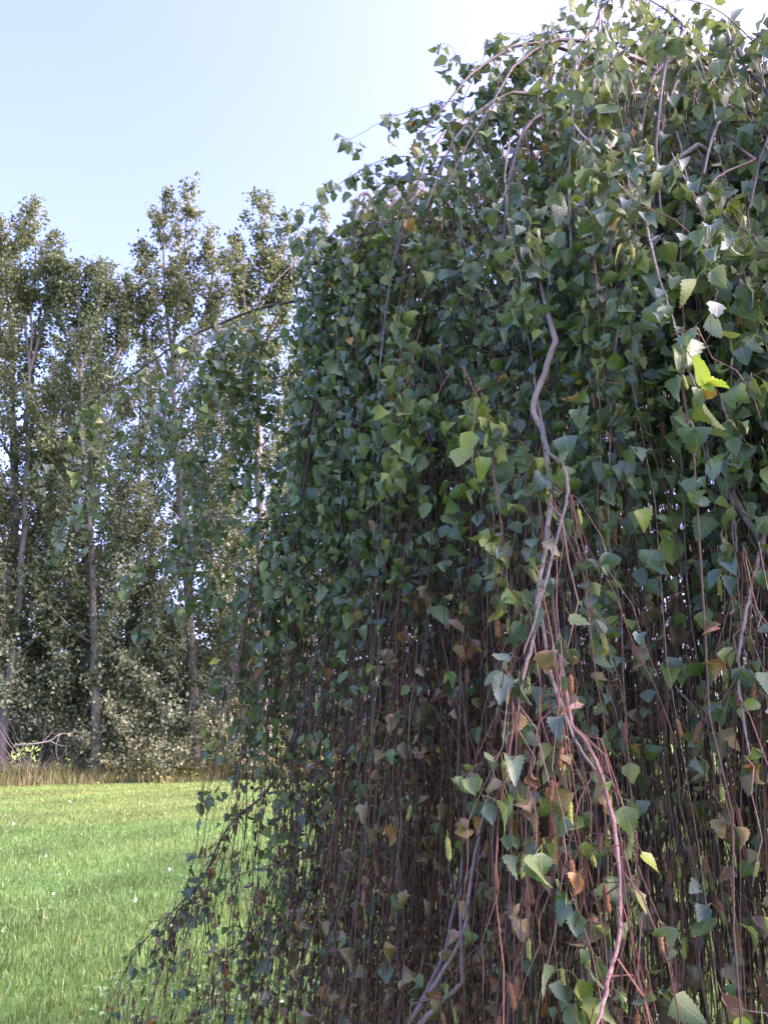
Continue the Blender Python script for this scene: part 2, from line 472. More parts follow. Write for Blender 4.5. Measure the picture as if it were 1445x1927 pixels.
# leafy saplings and bushes under the poplars
WS = ((0, 0.3, 0.6, 0.85, 1), (2.0, 2.6, 2.2, 1.3, 0.4))
PALE = [(0.19, 0.195, 0.085), (0.145, 0.16, 0.065), (0.21, 0.205, 0.095), (0.115, 0.13, 0.05)]
YEL = [(0.25, 0.20, 0.065), (0.15, 0.155, 0.065), (0.24, 0.175, 0.065), (0.12, 0.13, 0.055)]
DRK = [(0.045, 0.07, 0.03), (0.06, 0.085, 0.035), (0.075, 0.09, 0.035)]
G2 = 'leafy saplings under the poplars'
for (lab, px, top, d, nl, tones) in [
    ('pale olive sapling spreading low between the thin pale trunk and the thick dark trunk', 95, 960, 33.6, 5200, PALE),
    ('pale olive sapling arching over the dark hollow between the two middle poplars', 265, 1080, 33.2, 5200, PALE),
    ('pale leafed sapling between the golden spired poplar and the pinkish trunk', 428, 930, 33.5, 5200, PALE),
    ('taller pale sapling in front of the straight pale trunk gap', 232, 900, 35.5, 5000, PALE),
    ('dull green sapling at the picture edge behind the leaning trunk', 18, 900, 35, 4800, PALE),
    ('pale sapling filling the hollow between the leaning trunk and the straight pale trunk', 118, 1130, 32.6, 4200, PALE),
    ('low pale sapling just behind the yellowing bush at the lawn edge', 305, 1200, 32.0, 4200, PALE),
    ('dark leafed sapling behind the birch curtain edge', 590, 1080, 33, 4200, DRK),
]:
    b = at(px, 1440, d)
    t_ = at(px + rng.uniform(-12, 12), top, d)
    make_tree('sapling', lab, [b, b * 0.55 + t_ * 0.45 + np.array([rng.normal(0, 0.2), 0, 0]), t_], 0.07, int(nl * 1.6), WS, 26, 0.08, tones, leaf=0.145, group=G2, spread=0.8, up=0.45)
WB = ((0, 0.3, 0.7, 1), (1.2, 1.5, 1.1, 0.4))
G3 = 'bushes at the foot of the poplars'
for (lab, px, h, d, nl, tones) in [
    ('yellowing bush with amber leaves leaning onto the lawn edge', 300, 1.5, 30.2, 1500, YEL),
    ('yellow green bush hugging the thick dark trunk', 140, 2.9, 32.5, 2000, YEL),
    ('yellowish bush with gold tints before the pinkish trunk', 420, 3.3, 30.6, 2800, YEL),
    ('small amber bush beside the straight pale trunk', 218, 3.2, 31.2, 1900, YEL),
    ('dark bush in the hollow under the golden spired poplar', 320, 3.2, 37, 2400, DRK),
    ('dark bush behind the bare grey stems', 80, 3.4, 36, 2600, DRK),
    ('dull yellow bush at the birch curtain edge', 480, 2.4, 30.3, 2200, YEL),
    ('dark bush low behind the straight pale trunk', 205, 2.4, 38, 1800, DRK),
    ('dark bush partly behind the birch curtain', 590, 3.6, 34, 2600, DRK),
    ('tall dark bush behind the leaning trunk at the picture edge', 10, 7.2, 41, 3600, DRK),
    ('tall dark bush behind the round topped poplar', 120, 7.0, 43, 3600, DRK),
    ('tall dark bush far behind the amber bush', 235, 7.4, 42, 3600, DRK),
    ('tall dark bush behind the golden spired poplar trunk', 350, 7.6, 41, 3600, DRK),
    ('tall dark bush behind the pale sapling by the pinkish trunk', 440, 7.6, 43, 3600, DRK),
    ('tall dark bush behind the pinkish trunk itself', 520, 7.6, 42, 3600, DRK),
]:
    b = at(px, 1440, d); b[2] = 0
    make_tree('bush', lab, [b, b + np.array([0.05, 0, h * 0.35]), b + np.array([0.1, 0, h * 0.8])], 0.03, nl, WB if h < 5 else ((0, 0.3, 0.7, 1), (2.0, 2.4, 1.9, 0.7)), 20, 0.05, tones, leaf=0.11 if h < 5 else 0.2, group=G3, spread=0.55, up=0.5, limb_parts=False, cat='bush')

# bare grey stemmed willow bush at the left edge
b = at(62, 1432, 30.4); b[2] = 0
wb = empty('bare_bush', b, 'bare grey stemmed bush fanning up beside the leaning trunk', 'bush')
for i in range(28):
    az, L_ = rng.uniform(0, 2 * np.pi), rng.uniform(1.6, 4.2)
    s = np.linspace(0, 1, 9)
    o_ = np.array([math.cos(az), math.sin(az) * 0.7, 0])
    p = o_ * (L_ * rng.uniform(0.35, 0.95) * s)[:, None] + np.array([0, 0, 1]) * (L_ * rng.uniform(0.35, 0.9) * s ** 0.85)[:, None] + np.cumsum(rng.normal(0, 0.04, (9, 3)), 0)
    p += rng.normal(0, 0.18, 3) * np.array([1, 1, 0])
    V, F = tubes(p[None], (0.02 * (1 - s) + 0.007)[None], 4, np.array([-o_[1], o_[0], 0.01]))
    link('stem', mesh('stem', V, F, M_TRUNK, np.tile(np.array([0.12, 0.10, 0.085]) * rng.uniform(0.5, 1.2), (len(V), 1))), wb)
# dead bough lying in the rough grass
pts = smooth_path([at(30, 1402, 30.8), at(62, 1400, 30.6), at(95, 1394, 30.6), at(112, 1382, 30.6), at(138, 1380, 30.9)], 16)
V, F = tubes(pts[None], np.linspace(0.05, 0.02, 16)[None], 6)
c0 = pts.mean(0)
db = empty('dead_bough', (c0[0], c0[1], 0), 'pale dead bough arching out of the rough grass', 'branch')
V = V - np.array([c0[0], c0[1], 0])
link('bough', mesh('bough', V, F, M_TRUNK, np.tile([0.34, 0.29, 0.22], (len(V), 1))), db)
for (a_, b_) in (((62, 1400), (60, 1432)), ((112, 1382), (110, 1434)), ((95, 1394), (128, 1404)), ((80, 1397), (100, 1376))):
    p = smooth_path([at(*a_, 30.6), (at(*a_, 30.6) + at(*b_, 30.6)) / 2 + rng.normal(0, 0.05, 3), at(*b_, 30.6)], 7)
    V, F = tubes(p[None], np.linspace(0.025, 0.01, 7)[None], 5)
    link('side_branch', mesh('side_branch', V - np.array([c0[0], c0[1], 0]), F, M_TRUNK, np.tile([0.30, 0.25, 0.19], (len(V), 1))), db)

# far wood on the horizon
n = 9000
X = rng.uniform(-190, 190, n); hgt = 4 + 6 * vnoise(X * 0.05, X * 0, 6)
P = np.stack([X, 240 + rng.uniform(0, 10, n), hgt * rng.uniform(0, 1, n) ** 0.7], 1)
V, F, C = leaf_faces(P, rng.uniform(1.0, 2.2, n), rng.normal(0, 1, (n, 3)), np.array([[0.05, 0.075, 0.035]]) * rng.uniform(0.6, 1.4, (n, 1)))
tag(link('far_wood', mesh('far_wood', V, F, M_FARLEAF, C, smooth=False)), 'dark far wood along the horizon behind the poplars', 'wood', kind='stuff')

# clover and other low broad leaves in patches between the grass
n = 9000
Y = 3.6 * (26 / 3.6) ** rng.uniform(0, 1, n); X = rng.uniform(-0.6, 0.2, n) * Y
k = (vnoise(X * 0.9, Y * 0.7, 41) > 0.66) & (np.hypot(X - 1.6, Y - 2.7) > 2.0)
X, Y = X[k], Y[k]; n = len(X)
P = np.stack([X, Y, rng.uniform(0.03, 0.085, n)], 1)
V, F, C = leaf_faces(P, rng.uniform(0.022, 0.05, n), rng.normal(0, 0.4, (n, 3)) + np.array([0, 0, 1.0]), np.array([[0.085, 0.17, 0.06]]) * rng.uniform(0.6, 1.5, (n, 1)))
tag(link('clover_leaves', mesh('clover_leaves', V, F, M_GRASS, C, smooth=False)), 'low broad clover leaves in patches through the lawn', 'clover', kind='stuff')

# dark tree behind the birch, upper corner
b = at(1475, 1300, 9.0); b[2] = 0
make_tree('broadleaf_tree', 'dark leafy tree rising behind the birch in the upper corner', [b, b + np.array([0.1, 0, 3.0]), b + np.array([0.3, 0.1, 6.0]), b + np.array([0.2, 0, 9.6])], 0.16, 15000,
          ((0, 0.3, 0.7, 1), (1.6, 2.3, 1.9, 0.6)), 34, 0.22, [(0.05, 0.075, 0.028), (0.065, 0.09, 0.03), (0.10, 0.11, 0.035)], leaf=0.062, spread=0.7, up=0.6)

# ------------------------------------------------------------------ weeping birch
C0 = np.array([1.58, 2.68, 0.0])
RB = 1.76
def Rf(az): return RB * (1 + 0.08 * math.exp(-((((az - 3.25 + math.pi) % (2 * math.pi)) - math.pi) / 0.6) ** 2))
birch = empty('weeping_birch', C0, 'big weeping birch with drooping leafy twigs filling the right of the view', 'tree')
def zt(r, p):
    """top of the crown: a dome, a little higher on its far and left side"""
    return 3.9 - 1.1 * (r / RB) ** 1.8 - 0.21 * (p[..., 0] - C0[0]) + 0.16 * (p[..., 1] - C0[1])

S_P, S_R, S_leaf, S_brown, S_tone, S_len = [], [], [], [], [], []   # hanging strands
NP = 19
def strand(p, out, L_, leaf, brown, r=0.0016, tone=0, spread=0.14, swing=0.02):
    """a hanging twig: leaves p along `out`, then falls"""
    t = np.linspace(0, 1, NP)
    a0 = spread * rng.uniform(0.4, 1.3)
    b0 = max(0.05, min(0.3, L_ * 0.3))
    path = p + out * (a0 * (1 - np.exp(-t * L_ / b0)))[:, None]
    rise = 0.35 * a0
    path[:, 2] += rise * np.sin(np.minimum(t * L_ / b0, 1.0) * np.pi) - np.maximum(t * L_ - 0.25 * b0 * (1 - np.exp(-t * L_ / b0)), 0)
    w = np.cumsum(rng.normal(0, swing * math.sqrt(L_ / NP) * 0.8, (NP, 3)), 0) + rng.normal(0, 0.0045, (NP, 3))
    w[:, 2] *= 0.3
    sl = rng.normal(0, 0.13 if L_ < 0.5 else 0.05, 3); sl[2] = 0
    path += w + sl * (t * L_)[:, None]
    S_P.append(path); S_R.append(r * (1 - 0.62 * t)); S_leaf.append(leaf); S_brown.append(brown); S_tone.append(tone); S_len.append(L_)

def branch_mesh(path, rad, tint, k=7, name='branch', ref=None):
    V, F = tubes(path[None], rad[None], k, ref)
    T = np.tile(np.array(tint), (len(V), 1)) * (0.75 + 0.5 * vnoise(V[:, 2] * 40, V[:, 0] * 8, 2))[:, None]
    return link(name, mesh(name, V - C0, F, M_BARK, T), birch)

# trunk
tp = smooth_path([C0 + (0, 0, -0.05), C0 + (0.05, -0.02, 1.2), C0 + (-0.04, 0.03, 2.4), C0 + (0.06, 0, 3.4), C0 + (0.0, -0.05, 4.0)], 24)
tr_ = np.linspace(0.13, 0.05, 24); tr_[0] = 0.18
branch_mesh(tp, tr_, (0.22, 0.19, 0.18), 12, 'trunk')

def zone(p):
    """leafiness and brownness of a twig that starts at p: outer and upper twigs are green"""
    dx, dy = p[0] - C0[0], p[1] - C0[1]
    r = math.hypot(dx, dy) / RB
    return r

def inside_lawn_gap(p):
    return False

# arching limbs with side branches, hanging twigs along both
BARK_TONES = [(0.10, 0.075, 0.07), (0.16, 0.12, 0.115), (0.085, 0.055, 0.05), (0.22, 0.18, 0.17)]
cam_az = math.atan2(-C0[1], -C0[0])
NL = 46
for i in range(NL):
    az = i * 2.39996 + rng.normal(0, 0.15)
    da = abs((az - cam_az + math.pi) % (2 * math.pi) - math.pi)
    front = da < 1.9
    Rk = Rf(az) * rng.uniform(0.62, 1.0)
    z0 = rng.uniform(2.2, 3.9)
    s = np.linspace(0, 1, 22)
    r = Rk * (1 - (1 - s) ** 1.5)
    out = np.array([math.cos(az), math.sin(az), 0])
    peak = zt(Rk * 0.7, C0 + out * Rk * 0.7) + rng.uniform(-0.35, 0.12)
    z0 = min(z0, peak - 0.25)
    drop = rng.uniform(0.5, 1.6)
    z = z0 + (peak - z0) * np.sin(np.minimum(s / 0.62, 1) * np.pi / 2) - drop * np.clip((s - 0.62) / 0.38, 0, 1) ** 1.7
    z = np.minimum(z, zt(r, C0 + out * r[:, None]) - 0.02)
    tang = np.array([-out[1], out[0], 0])
    path = C0 + out * r[:, None] + tang * (0.25 * rng.normal() * s ** 2)[:, None]
    path[:, 2] = z
    path += np.cumsum(rng.normal(0, 0.012, (22, 3)), 0)
    rad = 0.017 * (1 - s) ** 0.8 + 0.003
    branch_mesh(path, rad, BARK_TONES[i % 4], 6, 'branch', tang)
    nsub = 11 if front else 5
    for j in range(nsub):
        ss = rng.uniform(0.22, 1.0)
        p0 = np.array([np.interp(ss, s, path[:, c]) for c in range(3)])
        sa = az + rng.normal(0, 0.85)
        so = np.array([math.cos(sa), math.sin(sa), 0])
        rr = np.hypot(*(p0 - C0)[:2])
        Ls = rng.uniform(0.25, 0.75)
        # stay inside the crown
        q1 = p0 + so * Ls
        over = max(0, np.hypot(*(q1 - C0)[:2]) - RB * 1.03)
        Ls = max(0.12, Ls - over)
        t = np.linspace(0, 1, 10)
        sp = p0 + so * (Ls * t)[:, None]
        sp[:, 2] += 0.22 * Ls * np.sin(np.pi * t) - (0.55 * Ls + rng.uniform(0, 0.6)) * t ** 2.2
        sp += np.cumsum(rng.normal(0, 0.008, (10, 3)), 0)
        branch_mesh(sp, 0.006 * (1 - t) + 0.002, BARK_TONES[(i + j) % 4], 5, 'branch', np.array([-so[1], so[0], 0.01]))
        nst = 12 if front else 6
        for q in range(nst):
            u = rng.uniform(0.05, 1.0)
            p = np.array([np.interp(u, t, sp[:, c]) for c in range(3)])
            oa = sa + rng.normal(0, 0.9)
            L_ = min(rng.uniform(0.5, 2.1), max(0.3, p[2] - rng.uniform(0.1, 0.7)))
            rr = np.hypot(*(p - C0)[:2]) / RB
            leaf = np.interp(rr, [0.3, 0.65, 0.85, 1.0], [0.10, 0.28, 0.55, 0.8])
            strand(p, np.array([math.cos(oa), math.sin(oa), 0]), L_, leaf, 1 - 0.5 * rr, 0.0017)
        for q in range(2 if front else 1):          # limb's own twigs
            p = p0 + rng.normal(0, 0.02, 3)
            L_ = min(rng.uniform(0.6, 2.2), max(0.3, p[2] - 0.3))
            strand(p, so, L_, 0.35, 0.7, 0.002)

# outer curtain twigs that start lower down on the hanging ones
nsh = 1500
for i in range(nsh):
    az = cam_az + rng.uniform(-1.75, 1.75)
    rr = Rf(az) * (0.99 - abs(rng.normal(0, 0.13)))
    out = np.array([math.cos(az), math.sin(az), 0])
    ztop = zt(rr, C0 + out * rr) - 0.05
    zz = ztop - (ztop - 1.05) * rng.uniform(0, 1) ** 1.35
    if vnoise(np.array([az * 5.0]), np.array([zz * 0.9]), 21)[0] < 0.30: continue
    p = C0 + out * (rr - 0.05)
    p[2] = zz
    L_ = min(rng.uniform(0.35, 1.3), max(0.25, zz - rng.uniform(0.15, 0.5)))
    hi = np.clip((zz - 1.2) / 1.3, 0, 1)
    strand(p, out, L_, 0.42 + 0.45 * hi, 0.9 - 0.5 * hi, 0.0015, spread=0.08)
# brown inner curtain
for i in range(5600):
    az = cam_az + (rng.uniform(-1.9, 1.9) if i < 3800 else rng.uniform(1.6, 4.7))
    rr = Rf(az) * rng.uniform(0.5, 0.96)
    zz = rng.uniform(1.2, 2.9)
    out = np.array([math.cos(az), math.sin(az), 0])
    p = C0 + out * rr; p[2] = zz
    strand(p, nrm(out + rng.normal(0, 0.4, 3) * (1, 1, 0)), min(rng.uniform(0.7, 2.4), zz - 0.1), 0.04, 1.0, 0.0019)

# far side of the curtain
for i in range(1900):
    az = cam_az + math.pi + rng.uniform(-1.6, 1.6)
    out = np.array([math.cos(az), math.sin(az), 0])
    p = C0 + out * RB * rng.uniform(0.7, 1.0)
    p[2] = rng.uniform(0.8, 3.3)
    strand(p, out, min(rng.uniform(0.6, 1.8), p[2] - 0.08), 0.8, 0.5, 0.0022)

# branches one can follow in the photograph: points (x, y), depth along them, radii, twigs hung on them
def limb(pts, d0, d1, r0, r1, tint, twigs=0, Lr=(0.15, 0.4), leaf=0.8, brown=0.2, s0=0.15, rt=0.0014, tone=0):
    n_ = max(8, 5 * len(pts))
    if d0 < 1.6: d0, d1 = d0 * 0.9, d1 * 0.9          # the near branches hang outside the curtain
    w = [at(x, y, d0 + (d1 - d0) * i / (len(pts) - 1)) for i, (x, y) in enumerate(pts)]
    path = smooth_path(w, n_)
    path[1:-1] += rng.normal(0, 0.0007, (n_ - 2, 3))
    rads = np.linspace(r0, r1, n_) * 0.68
    if r1 < 0.005: rads = np.minimum(rads, np.linspace(1, 0, n_) * r0 * 3 + 0.0008)
    if r0 > 0.003:                                   # it comes out of the crown behind
        path = np.vstack([path[0] + np.array([0.10, 0.6, 0.62]), path[0] + np.array([0.05, 0.3, 0.33]), path[0] + np.array([0.01, 0.09, 0.12]), path])
        rads = np.concatenate([[rads[0] * 0.3, rads[0] * 0.55, rads[0] * 0.8], rads]); n_ += 3
    branch_mesh(path, rads * (1 + rng.normal(0, 0.03, n_)), tint, 8)
    for q in range(twigs):
        u = rng.uniform(s0, 1) * (n_ - 1)
        k = int(min(u, n_ - 2))
        p = path[k] + (path[k + 1] - path[k]) * (u - k)
        dr = nrm(path[k + 1] - path[k]) * rng.uniform(0.1, 1) + rng.normal(0, 0.35, 3)
        dr[2] = 0
        strand(p, nrm(dr), rng.uniform(*Lr), leaf, brown, rt, tone, spread=0.07, swing=0.03)
    if twigs:                                        # the tip runs on as a leafy twig
        strand(path[-1], nrm((path[-1] - path[-3]) * (1, 1, 0)), rng.uniform(*Lr) * 0.6, leaf, brown, rt, tone, spread=0.06)
    return path
PK, GY, DK, RD = (0.27, 0.205, 0.175), (0.21, 0.17, 0.15), (0.06, 0.042, 0.04), (0.23, 0.095, 0.065)
# near branches on the right
limb([(1045, 640), (1025, 700), (1003, 765), (1020, 810), (1030, 870), (1034, 960), (1022, 1050), (1010, 1130), (1004, 1200), (985, 1270), (975, 1340)], 1.42, 1.22, 0.0085, 0.0035, PK, 26, (0.2, 0.6), 0.4, 0.8, 0.35)
limb([(1031, 852), (1058, 876), (1068, 925), (1048, 1010), (1030, 1080), (1004, 1170), (985, 1230)], 1.30, 1.22, 0.0042, 0.002, GY, 8, (0.2, 0.5), 0.4, 0.6)
limb([(1285, 470), (1300, 560), (1308, 700), (1322, 810), (1352, 905), (1398, 968), (1450, 1045), (1500, 1150)], 1.55, 1.25, 0.0125, 0.006, GY, 16, (0.3, 0.7), 0.35, 0.7, 0.4)
limb([(1398, 965), (1437, 990), (1424, 1060), (1405, 1140), (1390, 1230), (1395, 1330), (1410, 1420)], 1.33, 1.2, 0.0055, 0.0025, PK, 14, (0.2, 0.5), 0.4, 0.8)
limb([(1345, 890), (1372, 930), (1382, 990), (1385, 1040)], 1.36, 1.3, 0.005, 0.003, GY, 4, (0.3, 0.6), 0.3, 0.8)
limb([(1115, 310), (1160, 345), (1200, 388), (1214, 420), (1230, 490), (1252, 560), (1275, 630), (1312, 745)], 1.25, 1.12, 0.0042, 0.0014, PK, 7, (0.06, 0.2), 0.8, 0.0, 0.1)
limb([(1150, 345), (1140, 370), (1135, 395)], 1.22, 1.2, 0.0015, 0.0008, RD, 1, (0.04, 0.08), 0.9, 0)
limb([(1200, 388), (1250, 405), (1290, 430), (1320, 470)], 1.2, 1.16, 0.0018, 0.0009, RD, 3, (0.04, 0.1), 0.9, 0)
limb([(1420, 300), (1355, 330), (1330, 365), (1345, 390), (1400, 440), (1440, 500)], 1.3, 1.2, 0.0035, 0.0016, (0.24, 0.13, 0.11), 9, (0.08, 0.3), 0.7, 0.1)
limb([(1285, 190), (1340, 206), (1395, 200), (1455, 208), (1520, 225)], 1.75, 1.65, 0.006, 0.009, GY, 10, (0.15, 0.4), 0.7, 0.1, 0)
limb([(1320, 192), (1390, 182), (1460, 160), (1530, 150)], 1.7, 1.6, 0.003, 0.005, DK, 6, (0.1, 0.3), 0.7, 0.1, 0)
limb([(1140, -40), (1122, 40), (1094, 84), (1098, 132), (1110, 180)], 1.9, 1.95, 0.007, 0.005, DK, 6, (0.1, 0.3), 0.75, 0.1, 0)
limb([(1080, 235), (1120, 280), (1160, 300), (1215, 315)], 1.3, 1.2, 0.003, 0.0015, PK, 7, (0.1, 0.3), 0.8, 0.1)
limb([(960, 260), (950, 330), (958, 430), (975, 500), (985, 560)], 1.55, 1.45, 0.003, 0.0012, PK, 6, (0.08, 0.25), 0.8, 0.1)
limb([(850, 700), (835, 720), (800, 790), (760, 850), (740, 880)], 1.6, 1.5, 0.0028, 0.001, RD, 7, (0.05, 0.14), 0.95, 0.0, 0.3, tone=1)
limb([(790, 620), (775, 680), (760, 740), (745, 790)], 1.62, 1.52, 0.0022, 0.001, RD, 7, (0.05, 0.16), 0.95, 0.0, 0.2, tone=1)
limb([(870, 690), (905, 760), (925, 800), (960, 830)], 1.5, 1.4, 0.0026, 0.001, RD, 7, (0.06, 0.2), 0.95, 0.0, 0.2, tone=1)
limb([(925, 860), (940, 960), (950, 1040), (955, 1100)], 1.4, 1.3, 0.002, 0.001, RD, 7, (0.06, 0.2), 0.9, 0.1, 0.2, tone=1)
limb([(1075, 1365), (1110, 1410), (1140, 1490), (1158, 1580), (1166, 1680), (1160, 1780), (1128, 1910), (1110, 1960)], 1.24, 1.08, 0.0048, 0.003, (0.30, 0.16, 0.14), 22, (0.15, 0.45), 0.5, 0.5, 0.1)
limb([(1035, 1270), (1060, 1340), (1085, 1400), (1120, 1450)], 1.25, 1.2, 0.0045, 0.003, GY, 8, (0.2, 0.5), 0.5, 0.6)
limb([(1270, 1290), (1330, 1360), (1400, 1440)], 1.5, 1.45, 0.0028, 0.0015, GY)
limb([(1480, 1560), (1425, 1640), (1396, 1720), (1390, 1810), (1402, 1940)], 1.75, 1.7, 0.019, 0.016, (0.30, 0.22, 0.17))
limb([(1310, 1700), (1275, 1728), (1255, 1765), (1252, 1800)], 1.6, 1.55, 0.006, 0.005, GY)
limb([(930, 1580), (885, 1640), (855, 1710), (838, 1790), (800, 1870), (770, 1930)], 1.75, 1.65, 0.006, 0.0065, (0.2, 0.14, 0.12), 6, (0.2, 0.4), 0.5, 0.6)
limb([(935, 1430), (905, 1550), (885, 1660), (870, 1760), (800, 1880)], 1.6, 1.5, 0.003, 0.005, GY, 6, (0.2, 0.4), 0.5, 0.6)
limb([(870, 1850), (820, 1895), (770, 1950)], 1.6, 1.6, 0.006, 0.008, (0.22, 0.16, 0.13))
limb([(735, 840), (722, 920), (700, 985), (690, 1020)], 2.0, 1.95, 0.010, 0.007, DK, 5, (0.2, 0.5), 0.3, 0.8)
limb([(690, 870), (665, 910), (650, 960)], 2.1, 2.0, 0.005, 0.003, DK)
# long drooping branches on the left
limb([(900, 470), (860, 444), (800, 448), (740, 460), (690, 495), (650, 535), (610, 560), (555, 567), (490, 580), (425, 605), (350, 638), (270, 692), (180, 752), (140, 800), (98, 868)], 2.15, 2.6, 0.0105, 0.0022, (0.055, 0.035, 0.03), 26, (0.12, 0.6), 0.78, 0.1, 0.42)
limb([(480, 582), (440, 620), (410, 680), (395, 740), (390, 800)], 2.45, 2.5, 0.0035, 0.001, (0.11, 0.06, 0.055), 12, (0.15, 0.5), 0.8, 0.1)
limb([(470, 600), (468, 680), (470, 760), (474, 840)], 2.5, 2.5, 0.003, 0.001, (0.08, 0.05, 0.05), 10, (0.2, 0.5), 0.75, 0.1)
limb([(540, 575), (500, 640), (440, 680), (380, 720), (310, 770), (240, 830)], 2.45, 2.6, 0.003, 0.001, (0.08, 0.05, 0.045), 13, (0.12, 0.5), 0.75, 0.1)
limb([(560, 700), (500, 720), (430, 790), (370, 850), (330, 880)], 2.5, 2.6, 0.003, 0.001, (0.08, 0.05, 0.045), 11, (0.1, 0.35), 0.8, 0.1)
limb([(640, 960), (570, 966), (490, 977), (420, 965), (360, 985), (310, 1030), (255, 1060)], 2.3, 2.55, 0.004, 0.001, (0.09, 0.06, 0.05), 18, (0.06, 0.28), 0.8, 0.1, 0.3)
limb([(560, 1020), (480, 1050), (420, 1070), (350, 1090), (320, 1130), (272, 1180)], 2.4, 2.6, 0.003, 0.0009, (0.10, 0.06, 0.05), 14, (0.05, 0.2), 0.8, 0.1, 0.3)
limb([(650, 1000), (600, 1040), (555, 1090), (525, 1140), (508, 1210), (498, 1300), (490, 1380)], 2.3, 2.45, 0.0055, 0.0025, (0.10, 0.075, 0.07), 26, (0.15, 0.45), 0.75, 0.4, 0.25)
limb([(545, 1100), (500, 1180), (460, 1270), (445, 1330)], 2.4, 2.45, 0.002, 0.001, (0.10, 0.06, 0.05), 10, (0.08, 0.25), 0.85, 0.1)
limb([(640, 1160), (600, 1220), (578, 1290), (568, 1360), (560, 1430)], 2.2, 2.2, 0.0045, 0.003, (0.13, 0.10, 0.09), 10, (0.2, 0.6), 0.55, 0.8)
limb([(560, 1380), (520, 1460), (492, 1500), (440, 1545), (410, 1590), (385, 1650), (350, 1690), (290, 1750), (245, 1810), (205, 1890)], 2.25, 2.5, 0.0065, 0.001, (0.10, 0.065, 0.055), 42, (0.15, 0.55), 0.6, 0.9, 0.12)
limb([(640, 1560), (600, 1605), (520, 1625), (440, 1650), (370, 1690), (300, 1730)], 2.3, 2.5, 0.003, 0.001, (0.12, 0.08, 0.07), 22, (0.15, 0.45), 0.6, 0.9, 0.2)
limb([(620, 1640), (560, 1690), (490, 1740), (430, 1800), (380, 1880), (340, 1950)], 2.2, 2.3, 0.004, 0.0015, (0.11, 0.07, 0.06), 30, (0.12, 0.4), 0.6, 0.9, 0.1)
limb([(650, 1420), (600, 1480), (560, 1560), (520, 1640), (480, 1720)], 2.15, 2.3, 0.004, 0.0015, (0.12, 0.09, 0.08), 34, (0.2, 0.5), 0.6, 0.9, 0.1)
limb([(660, 1560), (640, 1680), (625, 1780), (610, 1900)], 2.1, 2.1, 0.0035, 0.002, (0.2, 0.17, 0.16), 20, (0.2, 0.5), 0.5, 0.8, 0.1)
# twigs against the sky along the upper outline
limb([(1000, 190), (930, 170), (850, 190), (800, 200), (735, 222), (690, 245), (655, 265)], 1.85, 1.9, 0.0022, 0.0008, (0.12, 0.09, 0.09), 7, (0.02, 0.09), 0.9, 0, 0.1)
limb([(880, 290), (800, 296), (740, 296), (690, 315), (640, 345), (600, 380), (535, 432)], 1.85, 1.95, 0.0022, 0.0008, (0.12, 0.09, 0.09), 9, (0.02, 0.10), 0.9, 0, 0.1)
limb([(900, 360), (840, 345), (780, 335), (710, 330)], 1.85, 1.9, 0.0022, 0.0009, DK, 8, (0.04, 0.14), 0.9, 0, 0.1)
limb([(900, 260), (850, 235), (800, 250), (745, 240)], 1.85, 1.9, 0.002, 0.0008, DK, 7, (0.03, 0.12), 0.9, 0, 0.1)
limb([(900, 250), (870, 200), (905, 120), (920, 80), (955, 62), (985, 68)], 1.8, 1.85, 0.002, 0.0009, DK, 6, (0.02, 0.08), 0.9, 0, 0.1)
limb([(900, 115), (872, 125), (850, 90), (838, 85)], 1.82, 1.85, 0.0014, 0.0008, DK, 2, (0.02, 0.06), 0.8, 0, 0.1)
limb([(1120, 50), (1060, 60), (1010, 65), (965, 95)], 1.85, 1.9, 0.003, 0.001, DK, 7, (0.03, 0.14), 0.9, 0, 0)
limb([(1300, 60), (1240, 10), (1180, -10), (1100, 10), (1060, 60)], 1.7, 1.75, 0.004, 0.001, (0.14, 0.10, 0.09), 14, (0.05, 0.3), 0.85, 0, 0)
limb([(1420, 80), (1350, 20), (1280, 0), (1220, 30)], 1.7, 1.7, 0.003, 0.001, (0.14, 0.10, 0.09), 4, (0.05, 0.25), 0.85, 0, 0)
limb([(1100, 160), (1180, 90), (1240, 60), (1300, 90), (1330, 150)], 1.5, 1.4, 0.003, 0.001, GY, 8, (0.05, 0.25), 0.85, 0, 0)
limb([(1180, 260), (1090, 140), (1010, 115), (930, 150), (870, 230)], 1.8, 1.75, 0.003, 0.001, (0.14, 0.10, 0.09), 26, (0.08, 0.4), 0.85, 0.05, 0)
limb([(1200, 200), (1120, 90), (1050, 85), (985, 140), (950, 230)], 1.9, 1.85, 0.003, 0.001, (0.14, 0.10, 0.09), 24, (0.08, 0.4), 0.85, 0.05, 0)
limb([(800, 480), (740, 430), (690, 420), (640, 440), (590, 500)], 2.05, 2.1, 0.003, 0.001, DK, 16, (0.1, 0.4), 0.85, 0.05, 0)
limb([(760, 560), (690, 500), (640, 470), (580, 430)], 2.1, 2.1, 0.003, 0.001, DK, 14, (0.1, 0.4), 0.85, 0.05, 0)

